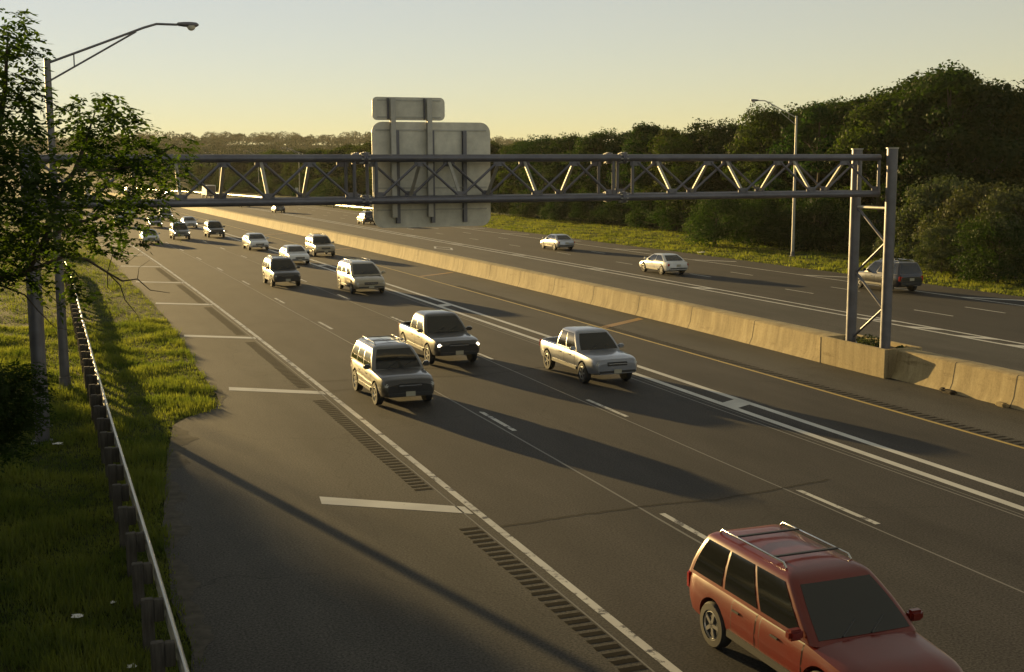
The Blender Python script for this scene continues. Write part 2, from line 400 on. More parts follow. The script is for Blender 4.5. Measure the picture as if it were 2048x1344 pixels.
for k in range(-3, 30):
    for x in (42.82, 46.2):
        y = 50.9+12.19*k; strip(mb, x-.06, x+.06, [y-1.5, y, y+1.5], .004)
for y in (40.5, 56.1, 72.1, 87.9, 103, 118.5, 133, 148): quad_mark(mb, [(49.6, y), (51.7, y-3.0), (51.8, y-2.5), (49.6, y+.6)])
for s in ((1, 1), (1, -1), (-1, 1), (-1, -1)):  # diamond
    cx, cy, a, b = 35.3, 111.0, .85, 3.0
    quad_mark(mb, [(cx+s[0]*a, cy), (cx, cy+s[1]*b), (cx, cy+s[1]*(b-.75)), (cx+s[0]*(a-.2), cy)])
mb.build('far_markings', M['white'], kind='structure')
mb = MB(); long_line(mb, 30.55, .13, 10, 640); mb.build('far_yellow_line', M['yellow'], kind='structure')

n = NT('pale_grit'); M['grit'] = n.fin(n.ramp(n.noise(3, 6, .7), [(.3, (.05, .047, .042)), (.65, (.105, .098, .085))]), .95, spec=.1)
mb = MB()
for (ya, yb, wmax, sd0) in ((12, 17.6, .55, 1), (18.6, 24.2, .5, 2), (24.6, 30.5, .6, 3), (31, 36.9, .8, 4), (39.9, 44, .3, 5)):
    ys = np.arange(ya, yb, .1); q = np.sin(np.linspace(0, np.pi, len(ys)))**.5
    nz = .62+.22*np.sin(ys*1.9+sd0)+.13*np.sin(ys*4.7+2*sd0)+.07*np.sin(ys*11.3+sd0)+.04*RNG.normal(size=len(ys))
    mb.grid([[RP(float(edge_left(y))+.02, y, .004), RP(float(edge_left(y))+.06+max(.03, wmax*k*m), y, .004)] for y, k, m in zip(ys, q, nz)])
mb.build('edge_grit', M['grit'], kind='structure')

# ------------------------------------------------------------------ grass stuff
def tufts(name, pts, hmin, hmax, w, nb, label):
    pts = np.repeat(np.asarray(pts), nb, 0); N = len(pts)
    c = pts[:, :2]+RNG.normal(size=(N, 2))*.06
    z = ground_z(c[:, 0], c[:, 1])
    patch = .55+.9*np.clip(np.sin(c[:, 0]*1.7+2*np.sin(c[:, 1]*.6))*np.sin(c[:, 1]*.9)+.3, 0, 1)
    h = RNG.uniform(hmin, hmax, N)*patch; a = RNG.uniform(0, 2*np.pi, N); le = RNG.uniform(.1, .75, N)*h
    b = a+RNG.uniform(.8, 2.2, N)
    base = np.stack([c[:, 0], c[:, 1], z-.02], 1); d = np.stack([np.cos(b), np.sin(b), 0*b], 1)*(w*RNG.uniform(.6, 1.3, N))[:, None]
    tip = base+np.stack([np.cos(a)*le, np.sin(a)*le, h], 1)
    o = link(name, poly_mesh(name, np.stack([base-d, base+d, tip], 1), 3), M['blade']); tag(o, label, 'grass', None, 'stuff')
    return o
def sc_left(n, y0, y1):
    y = RNG.uniform(y0, y1, n); lo = np.maximum(-.042*y-1.0, -9); hi = edge_left(y)+off(5, y)+RNG.normal(size=n)*.05
    return np.stack([RNG.uniform(lo, hi), y], 1)
tufts('grass', np.concatenate([sc_left(15000, 11, 32), sc_left(17000, 32, 64), sc_left(9000, 64, 135)]), .07, .26, .016, 4, 'mown grass verge along the left guardrail')
y = 45+185*RNG.uniform(0, 1, 42000)**1.4
tufts('grass', np.stack([RNG.uniform(53.0, 70, 42000)+off(53, y), y], 1), .10, .26, .034, 3, 'long sunlit grass verge between far carriageway and wood')

# ------------------------------------------------------------------ median barrier, planter
bar = thing('median_barrier', 'long low concrete median barrier glowing in the sun between the two carriageways', 'barrier', (0, 0, 0))
prof = [(28.12, 0), (28.16, .09), (28.26, .30), (28.36, .98), (28.42, 1.02), (29.06, 1.02), (29.12, .98), (29.22, .30), (29.32, .09), (29.36, 0)]
joints = [-8, 0, 5.6, 11.2, 16.8, 22.4, 29.68, 32.5, 44.84, 50.49, 56.05, 61.63]+[61.63+5.6*k for k in range(1, 22)]
def flare(x, y): return -.27*max(0, 1-(y-39.4)/13) if (x < 28.7 and y > 39) else 0
def barrier(ys):
    mb = MB()
    G = [[RP(x+flare(x, y), y, z) for x, z in prof] for y in ys]
    mb.grid(G); n = len(prof)
    mb.add(G[0], [tuple(range(n))]); mb.add(G[-1], [tuple(range(n))[::-1]])
    return mb.build('wall', M['concrete'], bar, 40)
barrier(list(np.arange(-12, 35.3, 4.0))+[35.54])
barrier([39.4, 42, 45, 48]+list(np.arange(52, 260, 4.0))+list(np.arange(262, 640, 8)))
for y in joints:
    if 34 < y < 39.6: continue
    G = [[RP(x+(-.004 if x < 28.7 else .004)+flare(x, yy), yy, z+(.004 if z > 1 else 0)) for x, z in prof[:6]] for yy in (y-.02, y+.02)]
    MB().grid(G).build('joint', M['joint'], bar)
pl = thing('concrete_planter', 'square concrete planter block around the gantry feet, wider than the barrier', 'planter', (28.62, 37.5, 0))
mb = MB()
x0, x1, y0, y1, w, h = -.82, .84, -1.98, 1.96, .17, 1.06
mb.box(((x0+w/2), (y0+y1)/2, h/2), (w, y1-y0, h)); mb.box((x1-w/2, (y0+y1)/2, h/2), (w, y1-y0, h))
mb.box(((x0+x1)/2, y0+w/2, h/2), (x1-x0-2*w, w, h-.003)); mb.box(((x0+x1)/2, y1-w/2, h/2), (x1-x0-2*w, w, h-.003))
mb.build('wall', M['concrete'], pl, bevel=.018)
MB().box(((x0+x1)/2, (y0+y1)/2, .45), (x1-x0-2*w-.01, y1-y0-2*w-.01, .9)).build('soil', M['soil'], pl)
MB().box((x0+.005, y1-.02, .52), (.03, .035, 1.03)).build('joint', M['joint'], pl)
for i, (x, y, r, lab) in enumerate(((28.6, 37.4, .42, 'leafy green weeds growing in the planter between the two gantry legs'), (28.85, 35.95, .16, 'small low weeds at the near end of the planter'))):
    n = 500; th = RNG.uniform(0, 2*np.pi, n); rr = r*np.sqrt(RNG.uniform(0, 1, n)); hh = RNG.uniform(0, 1, n)**1.3*r*1.1
    C = np.stack([x+rr*np.cos(th), y+rr*1.6*np.sin(th), .92+hh*(1-.5*rr/r)], 1)
    o = link('weeds', poly_mesh('weeds', leaf_quads(C, RNG.uniform(.03, .07, n)), 4), M['leaf_olive']); tag(o, lab, 'plant')
mb = MB(); tag(mb.box((28.0, 32.35, .06), (.32, .5, .12)).box((27.95, 32.6, .1), (.2, .2, .14)).build('rubble', M['soil'], bevel=.05), 'dark clump of debris at the foot of the near barrier joint', 'debris')
mb = MB(); mb.box((28.0, 29.9, .07), (.22, .34, .14)).box((28.05, 30.12, .05), (.16, .2, .1)).box((28.04, 29.72, .04), (.18, .16, .08))
tag(mb.build('rubble', M['concrete'], bevel=.035), 'grey broken concrete chunks at the barrier foot by the right frame edge', 'debris')

# ------------------------------------------------------------------ sign gantry
GY0 = 36.25
ga = thing('sign_gantry', 'grey tubular steel truss gantry spanning the oncoming carriageway', 'gantry', (14.4, GY0, 0))
ox = 14.4
def gpart(mb, name, mat='steel', smooth=40): return mb.build(name, M[mat], ga, smooth)
CF, CB, ZT, ZB = .43, 1.59, 7.94, 6.637     # chord offsets in y (near, far) and heights
for lx in (-.636, 28.36):
    zb = .88 if lx > 0 else -.1
    for ly in (0, 2.05):
        leg = gpart(MB().tube([(lx-ox, ly, zb), (lx-ox, ly, 8.25)], .193, 20), 'leg')
        MB().tube([(lx-ox, ly, 8.25), (lx-ox, ly, 8.285)], .225, 20).build('cap', M['steel_light'], leg, 40)
        MB().box((lx-ox, ly, zb+.03), (.62, .62, .06)).build('base_plate', M['steel'], leg)
    z = 6.25; zz = [6.06, 4.85, 3.64, 2.43, 1.2]
    gpart(MB().tube([(lx-ox, .18, 6.11), (lx-ox, 1.87, 6.11)], .06, 10), 'brace', 'steel_light')
    for k in range(4):
        a, b = (1.87, .18) if k % 2 == 0 else (.18, 1.87)
        gpart(MB().tube([(lx-ox, a, zz[k]), (lx-ox, b, zz[k+1])], .05, 10), 'brace')
secs = [(-.443, 8.72, 7), (9.37, 17.5, 6), (18.17, 28.15, 7)]
def gp(x, y, z): return (x-ox, y, z)
for si, (xa, xb, n) in enumerate(secs):
    for y in (CF, CB):
        for z in (ZT, ZB):
            ch = gpart(MB().tube([gp(xa-(.3 if si else 0), y, z), gp(xb+(.32 if si < 2 else 0), y, z)], .115, 16), 'chord')
    st = (xb-xa)/n
    for j, y in enumerate((CF, CB)):
        top = (si+j) % 2 == 0
        xs = [xa+.12+(xb-xa-.24)*k/n for k in range(n+1)]
        for k in range(n):
            za, zc = (ZT-.16, ZB+.16) if (k % 2 == 0) == top else (ZB+.16, ZT-.16)
            gpart(MB().tube([gp(xs[k]+.09, y, za), gp(xs[k+1]-.09, y, zc)], .042, 8), 'diagonal')
        for x in (xa+.02, xb-.02): gpart(MB().tube([gp(x, y, ZB+.1), gp(x, y, ZT-.1)], .055, 8), 'post')
        for k in range(n+1):
            z = ZT-.16 if (k % 2 == 0) == top else ZB+.16
            gpart(MB().box(gp(xs[k], y, z), (.38, .03, .2)), 'gusset_plate')
    for k in range(1, n):
        x = xa+.12+(xb-xa-.24)*k/n; up = (k % 2 == 0) == (si % 2 == 0)
        a, b = ((CF, ZT-.1), (CB, ZB+.1)) if up else ((CB, ZT-.1), (CF, ZB+.1))
        gpart(MB().box(gp(x, (a[0]+b[0])/2, (a[1]+b[1])/2), (.10, .05, math.hypot(b[0]-a[0], b[1]-a[1])),
              Matrix.Rotation(math.atan2(b[0]-a[0], b[1]-a[1])*-1, 3, 'X')), 'cross_brace', 'steel_light')  # sunlit look of these steel braces put into a paler metal
    for z in (ZT, ZB):
        for k in range(n):
            x = xa+.12+(xb-xa-.24)*k/n; x2 = xa+.12+(xb-xa-.24)*(k+1)/n
            if k % 2 == 0: gpart(MB().tube([gp(x, CF, z), gp(x2, CB, z)], .03, 6), 'tie')
for xm in (9.045, 17.835):                    # bolted splice flanges
    for y in (CF, CB):
        for z in (ZT, ZB):
            f = MB()
            for dx in (-.035, .035):
                f.tube([gp(xm+dx-.03, y, z), gp(xm+dx+.03, y, z)], .19, 16)
            fl = gpart(f, 'flange')
            b = MB()
            for q in range(8):
                t = q*math.pi/4+.2; b.tube([gp(xm-.14, y+.16*math.cos(t), z+.16*math.sin(t)), gp(xm+.14, y+.16*math.cos(t), z+.16*math.sin(t))], .022, 6)
            b.build('bolt', M['steel_light'], fl)

def rrect(x0, z0, x1, z1, r, n=6):
    Q = []
    for cx, cz, a in ((x1-r, z1-r, 0), (x0+r, z1-r, 90), (x0+r, z0+r, 180), (x1-r, z0+r, 270)):
        for k in range(n+1): t = R(a+90*k/n); Q.append((cx+r*math.cos(t), cz+r*math.sin(t)))
    return Q
YSG = GY0+1.96
RX = Matrix.Rotation(math.pi/2, 4, 'X')
sg = thing('highway_sign', 'large rounded bare aluminium sign back mounted behind the gantry truss', 'sign', (11.66, YSG, 5.69)); sg.scale = (.964,)*3
MB().prism(rrect(-2.08, .02, 2.10, 3.55, .36), .03, Matrix.Translation((0, .03, 0)) @ RX).build('panel', M['panel'], sg)
for x in (-1.24, -.02, 1.13):
    b = MB(); b.box((x, -.07, 1.72), (.02, .14, 3.1)); b.box((x, -.147, 1.72), (.13, .014, 3.1)); b.box((x, -.006, 1.72), (.13, .01, 3.1))
    b.build('stiffener', M['steel'], sg)
for z in (.62, 1.35, 2.3, 3.28):
    MB().box((0, -.012, z), (3.9, .022, .05)).build('seam_strip', M['steel_light'], sg)
s2 = thing('exit_tab_sign', 'small rounded aluminium sign back on two posts above the large one', 'sign', (10.91, YSG, 9.163)); s2.scale = (.964,)*3
MB().prism(rrect(-1.27, 0, 1.25, .76, .17), .03, Matrix.Translation((0, .03, 0)) @ RX).build('panel', M['panel'], s2)
for x in (-.62, .64):
    b = MB(); b.box((x, -.19, -1.25), (.02, .13, 3.95)); b.box((x, -.262, -1.25), (.17, .014, 3.95)); b.box((x, -.118, -1.25), (.17, .014, 3.95))
    b.build('post', M['steel_light'], s2)
    MB().box((x-.12, -.05, .38), (.05, .09, .7)).build('bracket', M['steel'], s2)
for z in (.1, .66): MB().box((0, -.012, z), (2.2, .022, .045)).build('seam_strip', M['steel_light'], s2)

# ------------------------------------------------------------------ street lamps
def lamp(loc, h, reach, rise, sgn, label, mat='steel_light', group='street lamps beside the highway', base_r=.14, simple=False):
    t = thing('street_lamp', label, 'street lamp', loc, 0, group)
    pole = MB().tube([(0, 0, 0), (0, 0, h*.5), (0, 0, h)], [base_r, base_r*.82, base_r*.62], 16).build('pole', M[mat], t, 40)
    MB().lathe([(base_r+.14, 0), (base_r+.14, .04), (base_r+.03, .07), (base_r+.02, .42), (.05, .44)], 14).build('base', M['steel'], t, 40)
    a = reach; s = sgn
    arm = MB().tube([(s*.05, 0, h-.12), (s*a*.45, 0, h-.12+rise*.54), (s*a*.74, 0, h-.12+rise*.9), (s*a*.84, 0, h-.12+rise), (s*a, 0, h-.12+rise)], .042, 10).build('arm', M[mat], t, 40)
    MB().tube([(s*.06, 0, h-.72), (s*a*.68, 0, h-.12+rise*.80)], .032, 8).tube([(s*a*.2, 0, h-.12+rise*.24), (s*a*.2, 0, h-.72+.294*(.6+.8*rise))], .022, 6).build('strut', M[mat], t, 40)
    hd = MB(); hd.lathe([(.03, 0), (.10, .05), (.14, .25), (.155, .5), (.13, .68), (.05, .76)], 14, Matrix.Translation((s*(a-.02), 0, h-.10+rise)) @ Matrix.Rotation(s*math.pi/2, 4, 'Y') @ Matrix.Scale(.62, 4, (1, 0, 0)))
    head = hd.build('lamp_head', M['steel'], t, 50)
    MB().lathe([(.03, -.17), (.1, -.14), (.15, -.06), (.16, 0)], 14, Matrix.Translation((s*(a+.48), 0, h-.14+rise))).build('lens', M['lens'], head, 60)
    return t
lamp((.06, 44.9, -.03), 11.4, 4.35, 1.42, 1, 'tall street lamp rising through the foreground tree, arm over the road', 'steel', base_r=.17)
rl = lamp((59.31, 88.6, -.03), 11.9, 3.75, 1.35, -1, 'street lamp on the right verge, arm against the wood')
for x, y, lab in ((61.1, 320, 'pale far street lamp, left of a close pair seen through the truss'), (65.6, 338, 'pale far street lamp, right of a close pair seen through the truss'),
             (59.6, 378, 'far street lamp between the pair and the white box truck'), (51.9, 410, 'most distant street lamp, just right of the white box truck')):
    c = copy_tree(rl); c.location = (x, y, float(T(y))-.03); c['label'] = lab

# ------------------------------------------------------------------ guardrails
def wbeam(pts, name, parent, mat):
    prof = [(-.02, -.155), (.045, -.115), (.045, -.06), (-.02, -.02), (-.02, .02), (.045, .06), (.045, .115), (-.02, .155)]
    mb = MB(); G = []
    for i, p in enumerate(pts):
        a, b = Vector(pts[max(i-1, 0)]), Vector(pts[min(i+1, len(pts)-1)]); d = (b-a).normalized(); n = Vector((d.y, -d.x, 0))
        G.append([Vector(p)+n*o+Vector((0, 0, z)) for o, z in prof])
    mb.grid(G)
    me = mb.mesh(name); o = link(name, me, mat, parent, 60)
    s = o.modifiers.new('thick', 'SOLIDIFY'); s.thickness = .006
    return o
gr = thing('guardrail', 'w beam guardrail on weathered timber posts along the left grass verge', 'guardrail', (0, 0, 0))
ks = [(2.0, 1.5), (16.5, 1.37), (22, 1.33), (29, 1.24), (44, 1.08), (63, .96), (77, .9), (92, .78), (100, .5)]
yy = np.arange(6, 99, 1.5); xx = np.interp(yy, [k[0] for k in ks], [k[1] for k in ks])
wbeam([(x, y, .62+.012*math.sin(y*.5)) for x, y in zip(xx, yy)], 'rail', gr, M['rail'])
for y in np.arange(8, 98, 1.905):
    x = np.interp(y, [k[0] for k in ks], [k[1] for k in ks]); j = RNG.normal()*.012
    MB().box((x-.28+j, y, .36), (.19, .16, .92)).build('post', M['wood'], gr, bevel=.012)
    MB().box((x-.106+j, y, .62), (.15, .15, .36)).build('block', M['wood'], gr, bevel=.01)
gr2 = thing('guardrail', 'distant sunlit guardrail curving along the far right roadside', 'guardrail', (0, 0, 0))
Yr = np.arange(196, 560, 6.0); Xr = np.interp(Yr, [196, 206, 225, 600], [56.2, 54.6, 53.6, 53.6])
pts = [RP(x, y, .62) for x, y in zip(Xr, Yr)]
wbeam(pts[::-1], 'rail', gr2, M['rail'])
for x, y in list(zip(Xr, Yr))[::1][:60]:
    p = RP(x+.2, y, .36); MB().box(p, (.18, .16, .85)).build('post', M['wood'], gr2)

# ------------------------------------------------------------------ small far signs
def diamond(loc, h, label, kind):
    t = thing('warning_sign', label, 'road sign', loc)
    MB().box((0, .06, h/2), (.08, .06, h)).build('post', M['steel'], t)
    s = .86
    MB().prism([(0, -s), (s, 0), (0, s), (-s, 0)], .02, Matrix.Translation((0, .02, h)) @ RX).build('face', M['signyellow'], t)
    b = MB()
    if kind: b.tube([(-.1, -.03, h-.45), (-.1, -.03, h+.1), (.12, -.03, h+.38)], .06, 6); b.tube([(.22, -.03, h-.45), (.05, -.03, h-.05)], .05, 6)
    else: b.tube([(0, -.03, h-.45), (0, -.03, h+.4)], .06, 6); b.tube([(-.2, -.03, h+.18), (0, -.03, h+.45), (.2, -.03, h+.18)], .05, 6)
    b.build('symbol', M['signblack'], t)
diamond((75.4, 337, 0), 2.6, 'yellow diamond warning sign, higher and left of two by the far wood', True)
diamond((76.2, 326, -.4), 1.9, 'yellow diamond warning sign, lower and right of two by the far wood', False)
t = thing('road_sign', 'small pale rectangular sign at the foot of the far lamp pair', 'road sign', (59.2, 314, 0))
MB().box((0, .05, 1.2), (.08, .06, 2.4)).build('post', M['steel'], t); MB().box((0, 0, 2.3), (.8, .03, 1.0)).build('face', M['signwhite'], t)
for x, y, s, lab in ((.02, 21.1, .10, 'white crumpled paper scrap in the shaded grass left of the guardrail'), (.62, 21.6, .06, 'tiny white scrap between guardrail posts, right of the crumpled paper'),
                     (.75, 18.6, .07, 'small white cup at the foot of the nearest guardrail posts'), (-.25, 35.2, .14, 'pale litter at the foot of the gantry leg on the left'), (53.7, 94.5, .3, 'white plastic bag on the sunlit far grass verge')):
    mb = MB(); q = [(RNG.normal()*s*.25, RNG.normal()*s*.25) for _ in range(4)]
    mb.grid([[(x+(i-1.5)*s*.6+RNG.normal()*s*.12, y+(j-1.5)*s*.6+RNG.normal()*s*.12, float(ground_z(x, y))+.10+s*.35*RNG.uniform(0, 1)) for j in range(4)] for i in range(4)])
    o = mb.build('litter', M['plastic'], smooth=180); o.modifiers.new('thick', 'SOLIDIFY').thickness = .004; tag(o, lab, 'litter')

# ------------------------------------------------------------------ vehicles
SPEC = {
 'suv': dict(L=4.65, W=1.88, r=.37, wb=2.7, zb=.34, top=[(-2.32, .92), (-2.27, 1.06), (-2.1, 1.10), (.85, 1.08), (1.9, .99), (2.2, .90), (2.32, .78)],
             cab=dict(z0=1.05, z1=1.77, xr=(-2.26, -2.02), xf=(1.0, .2), hb=.885, hr=.62), rack=True),
 'wagon': dict(L=4.9, W=1.92, r=.37, wb=2.9, zb=.33, top=[(-2.45, .9), (-2.38, 1.02), (-2.2, 1.06), (1.05, 1.04), (2.05, .92), (2.33, .82), (2.45, .7)],
             cab=dict(z0=1.01, z1=1.73, xr=(-2.36, -2.05), xf=(1.25, .3), hb=.90, hr=.67), rack=True),
 'sedan': dict(L=4.7, W=1.8, r=.33, wb=2.75, zb=.27, top=[(-2.35, .82), (-2.28, .95), (-1.6, 1.0), (.9, .93), (1.9, .80), (2.2, .72), (2.35, .6)],
             cab=dict(z0=.92, z1=1.43, xr=(-1.95, -1.0), xf=(1.2, .25), hb=.83, hr=.58)),
 'pickup': dict(L=5.6, W=1.96, r=.40, wb=3.45, zb=.42, top=[(-2.8, 1.04), (-2.76, 1.14), (-.95, 1.15), (1.05, 1.15), (2.35, 1.07), (2.68, 1.0), (2.8, .86)],
             cab=dict(z0=1.12, z1=1.84, xr=(-1.0, -.86), xf=(1.25, .45), hb=.90, hr=.64), bed=(-2.66, -1.12)),
 'minivan': dict(L=5.0, W=1.96, r=.36, wb=3.0, zb=.30, top=[(-2.5, .95), (-2.46, 1.06), (-2.3, 1.1), (1.35, 1.06), (2.05, .93), (2.38, .80), (2.5, .66)],
             cab=dict(z0=1.05, z1=1.76, xr=(-2.44, -2.16), xf=(1.6, .35), hb=.92, hr=.68), rack=True),
}
def build_car(kind):
    s = SPEC[kind]; L, W, r, wb, zb = s['L'], s['W'], s['r'], s['wb'], s['zb']; h = L/2
    root = bpy.data.objects.new(kind, None); COL.objects.link(root)
    tx, tz = [p[0] for p in s['top']], [p[1] for p in s['top']]
    xs = np.unique(np.concatenate([[-h, -h+.03, -h+.1, -h+.22], np.linspace(-h+.4, h-.4, 17), [h-.25, h-.12, h-.04, h], tx]))
    def wid(x): return W/2*float(np.interp(abs(x), [0, h-.7, h-.25, h-.08, h], [1, .985, .94, .875, .80]))
    def zbot(x): return float(np.interp(x, [-h, -h+.3, h-.35, h], [zb+.12, zb, zb, zb+.06]))
    def ring(x):
        w = wid(x); zt = float(np.interp(x, tx, tz)); b = zbot(x); d = zt-b
        return [(0, zt+.025), (w*.55, zt+.015), (w*.84, zt-.01), (w*.93, zt-.05), (w*.975, zt-.14), (w, b+d*.48), (w*.985, b+d*.22), (w*.955, b+.04), (w*.88, b), (0, b)]
    def side_y(x, z):
        q = sorted(((p[1], p[0]) for p in ring(x)[2:8])); return float(np.interp(z, [a for a, _ in q], [c for _, c in q]))
    mb = MB(); G = []
    for x in xs:
        g = ring(x); G.append([(x, y, z) for y, z in g]+[(x, -y, z) for y, z in g[-2:0:-1]])
    n = len(G[0]); V = [p for g in G for p in g]
    F = [(i*n+k, i*n+(k+1) % n, (i+1)*n+(k+1) % n, (i+1)*n+k) for i in range(len(G)-1) for k in range(n)]+[tuple(range(n)), tuple(range((len(G)-1)*n, len(G)*n))[::-1]]
    mb.add(V, F); body = mb.build('body', P['silver'], root, None)
    cut = MB()
    for wx in (-wb/2, wb/2):
        for sy in (-1, 1):
            cut.lathe([(r+.07, -.26), (r+.07, .3)], 28, Matrix.Translation((wx, sy*(W/2), r)) @ Matrix.Rotation(math.pi/2, 4, 'X'))
    if 'bed' in s:
        a, b = s['bed']; cut.box(((a+b)/2, 0, 1.2), (b-a, 1.6, .9))
    co = cut.build('cutter', M['trim'])
    m = body.modifiers.new('b', 'BOOLEAN'); m.operation = 'DIFFERENCE'; m.object = co; m.solver = 'EXACT'
    dg = bpy.context.evaluated_depsgraph_get(); nm = bpy.data.meshes.new_from_object(body.evaluated_get(dg))
    body.modifiers.clear(); body.data = nm; bpy.data.objects.remove(co)
    while len(nm.materials) > 1: nm.materials.pop()
    nm.polygons.foreach_set('material_index', [0]*len(nm.polygons))
    nm.polygons.foreach_set('use_smooth', [True]*len(nm.polygons)); nm.set_sharp_from_angle(angle=R(34))
    c = s['cab']; z0, z1 = c['z0'], c['z1']
    def tt(z): return (z-z0)/(z1-z0)
    def hw(z): t = tt(z); return c['hb']+(c['hr']-c['hb'])*(.3*t+.7*t*t)
    def xr(z): t = tt(z); return c['xr'][0]+(c['xr'][1]-c['xr'][0])*(.8*t+.2*t*t)
    def xf(z): t = tt(z); return c['xf'][0]+(c['xf'][1]-c['xf'][0])*(.85*t+.15*t*t)
    mb = MB(); G = []
    for t, ins in ((0, 0), (.25, 0), (.5, 0), (.75, 0), (.9, .0), (.96, .035), (1.0, .10), (1.03, .3), (1.045, .5)):
        z = z0+(z1-z0)*t; zc = min(z, z1); ring2 = []
        a, b, w = xr(zc)+ins, xf(zc)-ins, max(hw(zc)-ins, .1); rr = .13
        for cx, cy, a0 in ((b-rr, w-rr, 0), (a+rr, w-rr, 90), (a+rr, -w+rr, 180), (b-rr, -w+rr, 270)):
            for k in range(5): q = R(a0+22.5*k); ring2.append((cx+rr*math.cos(q), cy+rr*math.sin(q), z))
        G.append(ring2)
    n = len(G[0]); V = [p for g in G for p in g]
    F = [(i*n+k, i*n+(k+1) % n, (i+1)*n+(k+1) % n, (i+1)*n+k) for i in range(len(G)-1) for k in range(n)]+[tuple(range(n))[::-1], tuple(range((len(G)-1)*n, len(G)*n))]
    mb.add(V, F).build('cabin', P['silver'], root, 50)
    e = .006
    def patch(fn, u0, u1, za, zc, name, mat, nu=8, nz=6):
        G = [[fn(u0+(u1-u0)*i/nu, za+(zc-za)*j/nz) for i in range(nu+1)] for j in range(nz+1)]
        return MB().grid(G).build(name, mat, root, 180, fix=False)
    za, zc = z0+.06, z0+(z1-z0)*.86
    patch(lambda u, z: (xf(z)+e+.012*(1-u*u), u*(hw(z)-.12), z), -1, 1, za, zc, 'windscreen', M['glass'])
    patch(lambda u, z: (xr(z)-e-.012*(1-u*u), -u*(hw(z)-.14), z), -1, 1, za+.03, zc, 'rear_window', M['glass'])
    parts = {'suv': [(.02, .30), (.33, .62), (.65, .98)], 'wagon': [(.02, .30), (.33, .62), (.65, .98)], 'minivan': [(.02, .33), (.36, .66), (.69, .98)], 'sedan': [(.05, .49), (.52, .97)], 'pickup': [(.03, .45), (.49, .96)]}[kind]
    for sy in (1, -1):
        for u0, u1 in parts:
            def fn(u, z, sy=sy): a, b = xr(z)+.13, xf(z)-.15; return (a+(b-a)*u, sy*(hw(z)+e), z)
            o = patch(fn, u0, u1, za, zc, 'side_window', M['glass'])
            if sy < 0: o.data.flip_normals()
        for u0, u1 in ((parts[-2][0], parts[-2][1]), parts[-1]):
            a, b = xr(z0)+.13, xf(z0)-.15
            def fd(x, z, sy=sy): return (x, sy*(side_y(x, z)+.006), z)
            zt = float(np.interp(0, tx, tz)); d = patch(fd, a+(b-a)*u0+(.28 if u0 < .5 and kind != 'pickup' else .02), a+(b-a)*u1-.02, zb+.13, zt-.07, 'door', P['silver'])
            q0, q1 = a+(b-a)*u0+(.28 if u0 < .5 and kind != 'pickup' else .02), a+(b-a)*u1-.02
            def fg(x, z, sy=sy): return (x, sy*(side_y(x, z)+.003), z)
            gp_ = patch(fg, q0-.016, q1+.016, zb+.112, zt-.055, 'door_gap', M['trim']); gp_.parent = d
            dx = a+(b-a)*u0+.3
            MB().box((dx+.12, sy*(side_y(dx, zt-.2)+.02), zt-.2), (.2, .03, .035)).build('handle', M['trim'], d, bevel=.008)
        MB().box((0, sy*(W/2-.012), zb+.10), (wb-2*r-.25, .05, .12)).build('sill', M['trim'], root, bevel=.012)
        MB().box((xf(z0)-.28, sy*(hw(z0)+.13), z0+.12), (.16, .24, .16)).build('mirror', P['silver'], root, bevel=.04)
        zh = float(np.interp(h-.1, tx, tz))-.13
        MB().box((h-.16, sy*wid(h-.1)*.74, zh), (.26, .40, .15)).build('headlight', M['lens'], root, bevel=.04)
        MB().box((-h+.07, sy*W/2*.76, float(tz[0])-.08), (.12, .26, .30 if kind != 'sedan' else .17)).build('taillight', M['red_lens'], root, bevel=.03)
    MB().box((h-.02, 0, zh), (.08, W*.42, .15)).build('grille', M['trim'], root, bevel=.02)
    MB().box((h+.025, 0, zh+.01), (.03, W*.40, .022)).build('grille_bar', M['chrome'], root, bevel=.006)
    for sy in (-.42, .12):
        q0, q1 = (xf(z0+.07)+.03, sy*hw(z0), z0+.075), (xf(z0+.22)+.025, (sy+.36)*hw(z0), z0+.225)
        MB().tube([q0, q1], .012, 5).build('wiper', M['trim'], root)
    MB().box((h-.05, 0, zb+.14), (.18, W*.80, .18)).build('bumper', M['trim'], root, bevel=.05)
    MB().box((-h+.05, 0, zb+.22), (.18, W*.80, .18)).build('bumper', M['trim'], root, bevel=.05)
    MB().box((-h-.035, 0, float(tz[0])-.12), (.012, .31, .155)).build('number_plate', M['plate'], root)
    MB().box((h+.045, 0, zb+.15), (.012, .31, .155)).build('number_plate', M['plate'], root)
    if s.get('rack'):
        for sy in (1, -1):
            y = sy*(hw(z1)-.10); a, b = xr(z1)+.2, xf(z1)-.25
            MB().tube([(a, y, z1+.01), (a+.08, y, z1+.075), (b-.08, y, z1+.075), (b, y, z1+.01)], .018, 8).build('roof_rail', M['chrome'], root, 60)
        for x in (.3, .75):
            q = xr(z1)+(xf(z1)-xr(z1))*x; MB().box((q, 0, z1+.085), (.05, 2*(hw(z1)-.1), .025)).build('roof_bar', M['trim'], root)
